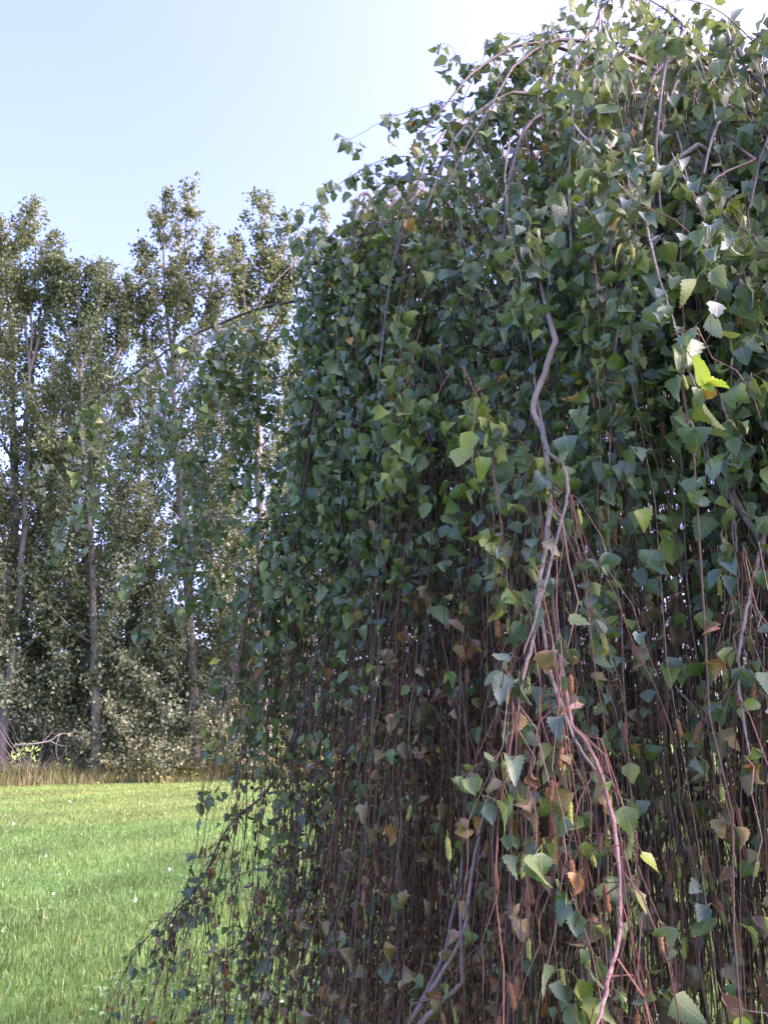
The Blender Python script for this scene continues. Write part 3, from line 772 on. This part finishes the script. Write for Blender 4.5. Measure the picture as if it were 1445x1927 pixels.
# short side twigs on the outer hanging ones, and tangled bare twigs across the curtain
base_n = len(S_P)
for q in range(3200):
    i = int(rng.integers(0, base_n))
    k = int(rng.integers(1, NP - 2))
    p = S_P[i][k]
    rr = np.hypot(*(p - C0)[:2]) / RB
    if rr < 0.72 or p[1] > C0[1] + 0.6: continue
    oa = rng.uniform(0, 2 * np.pi)
    strand(p, np.array([math.cos(oa), math.sin(oa), 0]), rng.uniform(0.08, 0.34), min(0.95, S_leaf[i] * 1.2 + 0.1), S_brown[i], 0.0011, 0, spread=0.11)
for q in range(2200):
    az = cam_az + rng.uniform(-1.7, 1.7)
    p = C0 + np.array([math.cos(az), math.sin(az), 0]) * Rf(az) * rng.uniform(0.72, 0.99)
    p[2] = rng.uniform(0.7, 2.0)
    L_ = rng.uniform(0.15, 0.55)
    dr = nrm(rng.normal(0, 0.6, 3) + np.array([0, 0, -1.0]))
    t = np.linspace(0, 1, NP)
    S_P.append(p + dr * (L_ * t)[:, None] - np.array([0, 0, 1]) * (0.25 * L_ * t ** 2)[:, None] + np.cumsum(rng.normal(0, 0.004, (NP, 3)), 0))
    S_R.append(0.0015 * (1 - 0.6 * t)); S_leaf.append(0.04); S_brown.append(1.0); S_tone.append(0); S_len.append(L_)

# ---- strands to meshes
SP = np.array(S_P); SR = np.array(S_R); SLf = np.array(S_leaf); SB = np.array(S_brown); SLn = np.array(S_len); ST = np.array(S_tone)
fx_, fy_ = SP[:, :, 0] * 2.2 + SP[:, :, 1] * 1.7, SP[:, :, 2] * 1.3     # neighbouring twigs sway together
drift = np.linspace(0, 1, NP)[None] * np.minimum(SLn, 1.2)[:, None] * 0.09
SP[:, :, 0] += drift * (vnoise(fx_, fy_, 31) - 0.5) * 2
SP[:, :, 1] += drift * (vnoise(fx_ + 40, fy_, 33) - 0.5) * 1.2
SP[:, :, 2] = np.maximum(SP[:, :, 2], 0.04)
ns = len(SP)
tw_pal = np.array([(0.16, 0.06, 0.042), (0.12, 0.05, 0.037), (0.20, 0.085, 0.06), (0.23, 0.125, 0.10), (0.08, 0.04, 0.032), (0.24, 0.15, 0.125)])
s_tint = tw_pal[rng.integers(0, 6, ns)] * rng.uniform(0.6, 1.3, (ns, 1))
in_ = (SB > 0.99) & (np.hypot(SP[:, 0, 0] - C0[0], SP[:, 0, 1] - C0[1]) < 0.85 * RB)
s_tint[in_] *= 0.42                                    # old bare twigs inside, tinted darker to put in the crown's shade
SR *= np.interp(SP[:, 0, 2], [1.6, 2.4], [1.0, 0.72])[:, None]
s_tint = s_tint * np.where(SP[:, 0, 2:3] > 2.2, np.array([[0.8, 0.95, 1.0]]), 1.0)
SR *= np.exp(rng.normal(0, 0.25, (ns, 1)))

# ---- leaves: canonical shapes
PV = np.array([0, .05, .12, .20, .27, .35, .43, .52, .61, .70, .79, .88, .95, 1.0])
PW = np.array([0, .50, .82, .96, 1.0, .95, .87, .76, .64, .51, .38, .24, .12, 0.0])
def leaf_shape(seed, lod, dry=False):
    g = np.random.default_rng(seed)
    if lod == 0: st = np.linspace(0, 1, 17)
    elif lod == 1: st = np.array([0, .08, .2, .3, .42, .55, .72, .87, 1])
    elif lod == 2: st = np.array([0, .2, .55, 1])
    else: st = np.array([0, .25, 1])
    w = np.interp(st, PV, PW) * g.uniform(0.36, 0.45)
    n_ = len(st)
    asym = g.normal(0, 0.05)
    fold, curl, twist, wave = g.uniform(0.08, 0.95), g.normal(0.35, 0.75), g.normal(0, 0.65), g.uniform(0, 0.06)
    if dry: fold, curl, twist, wave = g.uniform(0.9, 1.6), g.normal(0, 1.6), g.normal(0, 1.6), g.uniform(0.06, 0.14)
    if lod > 1: wave = 0
    ser = {0: 0.075, 1: 0.07, 2: 0, 3: 0}[lod]
    V, uv = [], []
    # mid-rib path bends in the y-z plane
    ang = -curl * st
    dy = np.concatenate([[0], np.cumsum(np.cos(ang[1:]) * np.diff(st))])
    dz = np.concatenate([[0], np.cumsum(np.sin(ang[1:]) * np.diff(st))])
    ph = g.uniform(0, 6)
    for i in range(n_):
        k = 1 + (ser if i % 2 else -ser) * (0 < i < n_ - 1) + (g.normal(0, 0.05) if lod < 2 else 0)
        tw = twist * st[i]
        for side in (-1, 0, 1):
            x = side * w[i] * k * (1 + asym * side)
            zz = abs(x) * fold + wave * math.sin(ph + st[i] * 9) * abs(side)
            xx = x * math.cos(fold * 0.5)
            X_, Z_ = xx * math.cos(tw) - zz * math.sin(tw), xx * math.sin(tw) + zz * math.cos(tw)
            sag = 0.06 * abs(side) * (1 if i % 2 == 0 else 0) if lod == 0 else 0
            V.append((X_, dy[i] - sag * 0.5 + abs(side) * w[i] * 0.10, dz[i] + Z_))
            uv.append((side * 1.0 * w[i] / 0.42, st[i], 1.0))
    F = []
    for i in range(n_ - 1):
        for c in (0, 1):
            a_, b_ = i * 3 + c, i * 3 + c + 1
            F += [(a_, b_, b_ + 3), (a_, b_ + 3, a_ + 3)]
    V = np.array(V); uv = np.array(uv); F = np.array(F)
    # drop zero-area triangles at base and tip
    area = np.linalg.norm(np.cross(V[F[:, 1]] - V[F[:, 0]], V[F[:, 2]] - V[F[:, 0]]), axis=1)
    F = F[area > 1e-7]
    # stalk: from the twig (origin) out and down to the blade
    off = np.array([g.normal(0, 0.04), 0.30, 0.20])
    V = V + off
    if lod < 2:
        t = np.linspace(0, 1, 4 if lod == 0 else 2)
        pp = np.stack([off[0] * t, 0.30 * t ** 1.6, 0.20 * np.sin(t * np.pi / 2)], 1)
        pv, pf = tubes(pp[None], np.full((1, len(t)), 0.014), 3, np.array([1.0, 0.02, 0]))
        F = np.vstack([F, pf + len(V)])
        V = np.vstack([V, pv])
        uv = np.vstack([uv, np.tile([0, 0, 0.6], (len(pv), 1))])
    return V, F, uv, (n_ * 3)

NSH = 16
NDR = 8                                             # crumpled dry shapes follow the fresh ones
SHAPES = [[leaf_shape(100 + k, lod, k >= NSH) for k in range(NSH + NDR)] for lod in range(4)]
TINTS = np.array([
    (0.090, 0.158, 0.112), (0.100, 0.172, 0.106), (0.074, 0.134, 0.098), (0.112, 0.178, 0.096), (0.096, 0.152, 0.122),   # 0-4 blue green
    (0.095, 0.165, 0.050), (0.125, 0.190, 0.050), (0.080, 0.150, 0.042),                                              # 5-7 mid green
    (0.24, 0.31, 0.055), (0.31, 0.36, 0.10),                                                                       # 8-9 yellow green
    (0.42, 0.34, 0.05), (0.46, 0.20, 0.06),                                                                       # 10 yellow, 11 orange
    (0.40, 0.21, 0.15), (0.46, 0.27, 0.20), (0.24, 0.09, 0.045),                                                     # 12-13 pinkish dead, 14 brown
    (0.44, 0.62, 0.025),                                                                                         # 15 yellow green with a sunlit glow put into the colour
])

# ---- leaf, dead leaf and catkin placement along the strands
seglen = np.linalg.norm(np.diff(SP, axis=1), axis=2)
cum = np.concatenate([np.zeros((ns, 1)), np.cumsum(seglen, 1)], 1)
total = cum[:, -1]
node_gap = 0.031
nn = np.maximum((total / node_gap).astype(int), 1)
sid = np.repeat(np.arange(ns), nn)
kk = np.arange(len(sid)) - np.repeat(np.cumsum(nn) - nn, nn)
sl = (kk + rng.uniform(0.2, 0.8, len(sid))) * node_gap
sl = np.minimum(sl, total[sid] * 0.999)
seg = np.clip((cum[sid] <= sl[:, None]).sum(1) - 1, 0, NP - 2)
tt = (sl - cum[sid, seg]) / np.maximum(seglen[sid, seg], 1e-6)
NPOS = SP[sid, seg] + (SP[sid, seg + 1] - SP[sid, seg]) * tt[:, None]
NT = nrm(SP[sid, seg + 1] - SP[sid, seg])
rel = sl / total[sid]
hz = NPOS[:, 2]
rad_ = np.hypot(NPOS[:, 0] - C0[0], NPOS[:, 1] - C0[1]) / RB
prob = SLf[sid] * np.interp(hz, [0.8, 1.3, 1.75, 2.3], [0.16, 0.22, 0.45, 1.1]) * np.interp(rel, [0, 0.08, 1], [0.3, 1, 1])
prob *= np.where((NPOS[:, 0] < 0.03) & (hz < 1.6), 1.7, 1.0)          # the left side has kept its leaves lower down
prob *= np.where((NPOS[:, 0] > 0.5) & (hz < 1.6), 0.5, 1.0)
prob *= np.where(rad_ < 0.82, 0.32, 1.0)
prob *= np.where((hz > 1.9) & (rad_ > 0.8), 1.25, 1.0)
topd = zt(rad_ * RB, NPOS) - hz                       # depth under the top of the dome: its roof is leafy all over
prob = np.maximum(prob, np.where(rad_ > 0.35, np.interp(topd, [0.0, 0.5, 0.9], [0.72, 0.6, 0.0]), 0) * (rng.uniform(0, 1, ns)[sid] < 0.7))
behind = (NPOS[:, 1] > C0[1] + 0.5) | ((rad_ < 0.6) & (topd > 0.8))
prob = np.where(behind, prob * 0.3, prob)
prob = np.where(NPOS[:, 1] > C0[1] + 0.5, SLf[sid] * np.where(hz > 1.5, 0.22, 0.13), prob)
roll = rng.uniform(0, 1, len(sid))
is_leaf = roll < prob * 0.62                          # leaf nodes; most carry a pair or a tuft
clumpn = vnoise(NPOS[:, 0] * 4 + NPOS[:, 1] * 3, hz * 3, 13)
p_dead = np.where(hz < 1.9, 0.055, 0.006) * SB[sid] * np.where((rad_ > 0.78) & (NPOS[:, 1] < C0[1] + 0.4), 1, 0.0)
p_cat = np.interp(hz, [0.8, 1.6, 2.4], [0.065, 0.04, 0.02]) * np.where((rad_ > 0.74) & (NPOS[:, 1] < C0[1] + 0.4), 1, 0.0) * (0.3 + SB[sid])
r2 = rng.uniform(0, 1, len(sid))
is_dead = (~is_leaf) & (r2 < p_dead)
is_cat = (r2 > 0.2) & (r2 < 0.2 + p_cat)

def frames(pos, tan, n_, droop=1.0):
    """petiole leaves the twig sideways, the blade hangs"""
    az = rng.uniform(0, 2 * np.pi, n_)
    outw = nrm((pos - C0) * (1, 1, 0))
    side = np.stack([np.cos(az), np.sin(az), np.zeros(n_)], 1) + outw * 0.35
    side = nrm(side)
    y = nrm(np.array([0, 0, -1.0]) * droop + side * rng.normal(0.35, 0.4, n_)[:, None] + rng.normal(0, 0.32, (n_, 3)))
    z = side - y * (side * y).sum(1, keepdims=True)
    z = nrm(z)
    x = np.cross(y, z)
    return np.stack([x, y, z], 2)          # columns = local axes

# leaves
li = np.where(is_leaf)[0]
li = np.sort(np.concatenate([li, li[rng.uniform(0, 1, len(li)) < 0.75], li[rng.uniform(0, 1, len(li)) < 0.25]]))
lp = NPOS[li]
nl = len(li)
LB = frames(lp, NT[li], nl)
dist = np.linalg.norm(lp - np.array([0, 0, EYE]), axis=1)
lsz = np.clip(rng.normal(0.0315, 0.0085, nl), 0.014, 0.052) * np.interp(hz[li], [0.7, 1.6, 2.4], [0.85, 0.92, 1.02]) * np.where((dist > 2.0) & (hz[li] < 1.6), 0.85, 1.0)
lsz *= np.where((lp[:, 1] > C0[1] + 0.5) | (rad_[li] < 0.6), 2.0, 1.0)
lsz *= np.interp(rel[li], [0, 0.85, 1], [1, 1, 0.75])
lt = rng.choice(5, nl)
g_ = rng.uniform(0, 1, nl) + 0.35 * (clumpn[li] - 0.5) + np.where(ST[sid[li]] == 1, 0.45, 0) + np.where(rad_[li] > 1.0, 0.06, 0) + np.where(hz[li] < 1.7, 0.08, 0)
lt = np.where(g_ > 0.65, 5 + rng.integers(0, 3, nl), lt)
lt = np.where(g_ > 1.0, 8 + rng.integers(0, 2, nl), lt)
lt = np.where(rng.uniform(0, 1, nl) < 0.006, 10 + rng.integers(0, 2, nl), lt)
# dead leaves
di = np.where(is_dead)[0]
dp = NPOS[di]
dt = rng.choice([11, 12, 13, 14, 14, 12], len(di))
dsz = np.clip(rng.normal(0.030, 0.007, len(di)), 0.017, 0.045)
DB = frames(dp, NT[di], len(di), 1.3)
P_all = np.vstack([lp, dp]); B_all = np.concatenate([LB, DB]); S_all = np.concatenate([lsz, dsz]); T_all = np.concatenate([lt, dt])
D_all = np.concatenate([np.zeros(nl, bool), np.ones(len(di), bool)])
# leaves at the end of the near twig, two with sunlight put into their tint
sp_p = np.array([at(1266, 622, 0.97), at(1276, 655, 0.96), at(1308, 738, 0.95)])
def basis(y, z):
    y = nrm(np.array(y, float)); z = np.array(z, float); z = nrm(z - y * (z @ y)); return np.stack([np.cross(y, z), y, z], 1)
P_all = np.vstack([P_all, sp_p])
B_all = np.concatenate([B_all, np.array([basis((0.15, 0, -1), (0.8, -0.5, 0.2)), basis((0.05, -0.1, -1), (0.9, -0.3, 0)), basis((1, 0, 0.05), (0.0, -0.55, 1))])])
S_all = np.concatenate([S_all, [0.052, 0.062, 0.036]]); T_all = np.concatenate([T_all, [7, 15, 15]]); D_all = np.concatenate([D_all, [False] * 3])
shp = np.where(D_all, rng.integers(NSH, NSH + NDR, len(P_all)), rng.integers(0, NSH, len(P_all)))
centre = P_all + np.einsum('nij,j->ni', B_all, np.array([0, 0.75, 0.2])) * S_all[:, None]
px, py, pz = project(centre)
inside = (px > -60) & (px < 1505) & (py > -60) & (py < 1990) & (pz > 0)
apparent = S_all / pz * (np.abs(np.einsum('ni,ni->n', B_all[:, :, 2], nrm(centre - np.array([0, 0, EYE])))) * 0.7 + 0.3)
# coarse depth buffer: which leaves are nearest where
cell = 15
key = (np.clip(py, -60, 1990) // cell).astype(int) * 1000 + (np.clip(px, -60, 1505) // cell).astype(int)
order = np.lexsort((pz, key))
first = np.zeros(len(P_all), bool)
ko = key[order]
fm = np.concatenate([[True], ko[1:] != ko[:-1]])
first[order[fm]] = True
vis = first & inside
def pick(mask, score, n_):
    c = np.where(mask)[0]
    return c[np.argsort(-score[c])[:n_]]
hero_leaf = pick(vis & ~D_all, apparent, 300)
hero_dead = pick(vis & D_all, apparent, 90)
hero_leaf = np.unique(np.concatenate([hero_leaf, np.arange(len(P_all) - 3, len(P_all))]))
hero = np.zeros(len(P_all), bool); hero[hero_leaf] = True; hero[hero_dead] = True
cache = {}
def tinted(V, uv, nb, tint):
    c = np.tile(tint, (len(V), 1))
    c[nb:] = np.array([0.26, 0.28, 0.09])
    return c
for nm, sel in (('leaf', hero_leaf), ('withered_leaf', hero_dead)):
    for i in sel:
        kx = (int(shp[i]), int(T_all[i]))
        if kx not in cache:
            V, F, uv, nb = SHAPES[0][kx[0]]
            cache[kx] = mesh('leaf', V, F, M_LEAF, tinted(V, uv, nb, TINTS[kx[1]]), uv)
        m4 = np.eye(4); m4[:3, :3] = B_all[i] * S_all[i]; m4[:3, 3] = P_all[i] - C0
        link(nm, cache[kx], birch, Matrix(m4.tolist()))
# the rest of the leaves: detail where they show, simple inside
lod = np.where((vis & (pz < 2.4)) | (inside & (pz < 1.9) & (rng.uniform(0, 1, len(P_all)) < 0.15)), 1, 2)
rc = np.hypot(centre[:, 0] - C0[0], centre[:, 1] - C0[1]) / RB
lod = np.where((lod == 2) & ((rc < 0.85) | ~inside | (centre[:, 1] > C0[1] + 0.2)), 3, lod)
Vs, Fs, Cs, Us = [], [], [], []
nv = 0
for l in (1, 2, 3):
    for k in range(NSH + NDR):
        sel = np.where((lod == l) & (shp == k) & ~hero)[0]
        if len(sel) == 0: continue
        V, F, uv, nb = SHAPES[l][k]
        W_ = np.einsum('nij,vj->nvi', B_all[sel] * S_all[sel][:, None, None], V) + (P_all[sel] - C0)[:, None]
        tn = TINTS[T_all[sel]] * rng.uniform(0.8, 1.22, (len(sel), 1))
        c = np.repeat(tn[:, None, :], len(V), 1)
        c[:, nb:] = np.array([0.26, 0.28, 0.09])
        Vs.append(W_.reshape(-1, 3)); Fs.append((F[None] + (np.arange(len(sel)) * len(V))[:, None, None]).reshape(-1, 3) + nv)
        Cs.append(c.reshape(-1, 3)); Us.append(np.tile(uv, (len(sel), 1)))
        nv += len(sel) * len(V)
tag(link('foliage', mesh('foliage', np.vstack(Vs), np.vstack(Fs), M_LEAF, np.vstack(Cs), np.vstack(Us)), birch), kind='stuff')
n_tri_leaf = sum(len(f) for f in Fs)

# catkins
def catkin_shape(seed, k, rings):
    g = np.random.default_rng(seed)
    s = np.linspace(0, 1, rings)
    bend = g.normal(0, 0.06)
    path = np.stack([bend * s ** 2, s, 0.03 * np.sin(s * 3)], 1)
    prof = 0.125 * np.clip(np.minimum(s * 9, (1 - s) * 7), 0.15, 1) * (1 + 0.10 * np.where(np.arange(rings) % 2, 1, -1))
    V, F = tubes(path[None], prof[None], k, np.array([1.0, 0.05, 0]))
    V = V.reshape(rings, k, 3)
    for i in range(rings):                      # scale rows are staggered
        a_ = (np.arange(k) + (i % 2) * 0.5) * 2 * np.pi / k
        V[i] = path[i] + prof[i] * np.stack([np.cos(a_), 0 * a_, np.sin(a_)], 1) * g.uniform(0.9, 1.1, (k, 1))
    V = V.reshape(-1, 3) + np.array([0, 0.28, 0])
    if rings < 8: return V, F[:, ::-1]
    t = np.linspace(0, 1, 3)
    pv, pf = tubes(np.stack([0 * t, 0.3 * t, 0.05 * np.sin(t * 3)], 1)[None], np.full((1, 3), 0.022), 3, np.array([1.0, 0.02, 0]))
    return np.vstack([V, pv]), np.vstack([F[:, ::-1], pf + len(V)])
CSH = [catkin_shape(50 + k, 7, 14) for k in range(4)]
CLO = [catkin_shape(50 + k, 3, 5) for k in range(4)]
CT = np.array([(0.27, 0.30, 0.075), (0.33, 0.33, 0.09), (0.24, 0.10, 0.045), (0.17, 0.07, 0.04), (0.25, 0.115, 0.055)])
ci = np.where(is_cat)[0]
cp = NPOS[ci]; nc = len(ci)
outw = nrm((cp - C0) * (1, 1, 0))
yy = nrm(np.array([0, 0, -1.0]) + rng.normal(0, 0.16, (nc, 3)) + outw * 0.1)
zz = nrm(np.cross(yy, rng.normal(0, 1, (nc, 3))))
CB = np.stack([np.cross(yy, zz), yy, zz], 2)
cs = rng.uniform(0.024, 0.036, nc)
gp = np.interp(hz[ci], [1.0, 1.7, 2.4], [0.18, 0.35, 0.92])
ct = np.where(rng.uniform(0, 1, nc) < gp, rng.integers(0, 2, nc), rng.integers(2, 5, nc))
csh = rng.integers(0, 4, nc)
qx, qy, qz = project(cp + yy * cs[:, None])
cin = (qx > -20) & (qx < 1465) & (qy > -20) & (qy < 1950) & (qz > 0) & (np.hypot(cp[:, 0] - C0[0], cp[:, 1] - C0[1]) / RB > 0.8)
hero_c = pick(cin, cs / np.maximum(qz, 0.1), 300)
hc = np.zeros(nc, bool); hc[hero_c] = True
cc = {}
for i in hero_c:
    kx = (int(csh[i]), int(ct[i]))
    if kx not in cc:
        V, F = CSH[kx[0]]
        cc[kx] = mesh('catkin', V, F, M_CATKIN, np.tile(CT[kx[1]], (len(V), 1)) * np.random.default_rng(kx[0]).uniform(0.7, 1.3, (len(V), 1)))
    m4 = np.eye(4); m4[:3, :3] = CB[i] * cs[i]; m4[:3, 3] = cp[i] - C0
    link('catkin', cc[kx], birch, Matrix(m4.tolist()))
Vs, Fs, Cs, nv = [], [], [], 0
for k in range(4):
    sel = np.where((csh == k) & ~hc)[0]
    V, F = CLO[k]
    W_ = np.einsum('nij,vj->nvi', CB[sel] * cs[sel][:, None, None], V) + (cp[sel] - C0)[:, None]
    Vs.append(W_.reshape(-1, 3)); Fs.append((F[None] + (np.arange(len(sel)) * len(V))[:, None, None]).reshape(-1, 3) + nv)
    Cs.append(np.repeat(CT[ct[sel]] * rng.uniform(0.7, 1.2, (len(sel), 1)), len(V), 0)); nv += len(sel) * len(V)
tag(link('catkin_mass', mesh('catkin_mass', np.vstack(Vs), np.vstack(Fs), M_CATKIN, np.vstack(Cs)), birch), kind='stuff')

# twigs: the nearest one by one, the rest as a mass
mid = SP[:, NP // 2]
tx, ty, tz = project(mid)
tin = (tx > 0) & (tx < 1445) & (ty > 0) & (ty < 1927) & (tz > 0)
hero_t = pick(tin, SR[:, 0] / np.maximum(tz, 0.1) * total, 300)
ht = np.zeros(ns, bool); ht[hero_t] = True
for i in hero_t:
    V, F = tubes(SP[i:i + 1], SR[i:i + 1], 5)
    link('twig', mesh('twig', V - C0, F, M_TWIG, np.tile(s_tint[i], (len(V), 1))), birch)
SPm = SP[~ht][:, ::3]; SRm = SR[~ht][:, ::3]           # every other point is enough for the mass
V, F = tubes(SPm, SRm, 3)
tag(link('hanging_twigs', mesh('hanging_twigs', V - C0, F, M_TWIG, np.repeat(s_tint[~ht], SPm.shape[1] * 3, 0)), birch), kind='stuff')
print('strands', ns, 'leaves', nl, 'dead', len(di), 'catkins', nc, 'leaf tris', n_tri_leaf, 'twig tris', len(F))

# ------------------------------------------------------------------ small white flowers in the lawn
def flower(x, y, d, label, r=0.016):
    p = at(x, y, d)
    g = p.copy(); g[2] = 0
    root = empty('white_flower', g, label, 'flower', 'white clover-like flowers in the lawn')
    h = max(p[2], 0.10)
    st = smooth_path([(0, 0, 0), (0.01, 0, h * 0.5), (0.0, 0, h)], 6)
    V, F = tubes(st[None], np.full((1, 6), 0.002), 4)
    link('stem', mesh('stem', V, F, M_GRASS, np.tile([0.12, 0.2, 0.05], (len(V), 1))), root)
    r *= 0.75
    n_ = 70                                          # florets
    dirs = nrm(rng.normal(0, 1, (n_, 3)) + (0, 0, 0.3))
    c = np.array([0, 0, h]) + dirs * r * 0.75
    V, F, C = leaf_faces(c, np.full(n_, r * 0.8), np.cross(dirs, rng.normal(0, 1, (n_, 3))), np.array([[0.8, 0.78, 0.76]]) * rng.uniform(0.85, 1.05, (n_, 1)))
    link('flower_head', mesh('flower_head', V, F, M_PETAL, C, smooth=False), root)
def gd(y, z=0.13):                                   # distance at which the lawn meets a row of the photograph
    r = CR @ np.array([0, -(y - 963.5) / FPX, -1.0]); return r[1] * (EYE - z) / -r[2]
for (x, y, lab, r) in [
    (319, 1636, 'white clover-like flower alone in the lawn, nearest the lower birch branch', 0.022),
    (255, 1694, 'white clover-like flower standing on a tall stem low in the lawn', 0.020),
    (87, 1611, 'dull white clover-like flower in the middle of the lawn', 0.018),
    (131, 1508, 'tiny white clover-like flower far out below the dried swathe', 0.028),
    (26, 1550, 'white clover-like flower in the pale weedy patch at the picture edge', 0.026),
    (101, 1682, 'pale clover-like flower low in the lawn near the corner', 0.014),
]:
    flower(x, y, gd(y), lab, r)
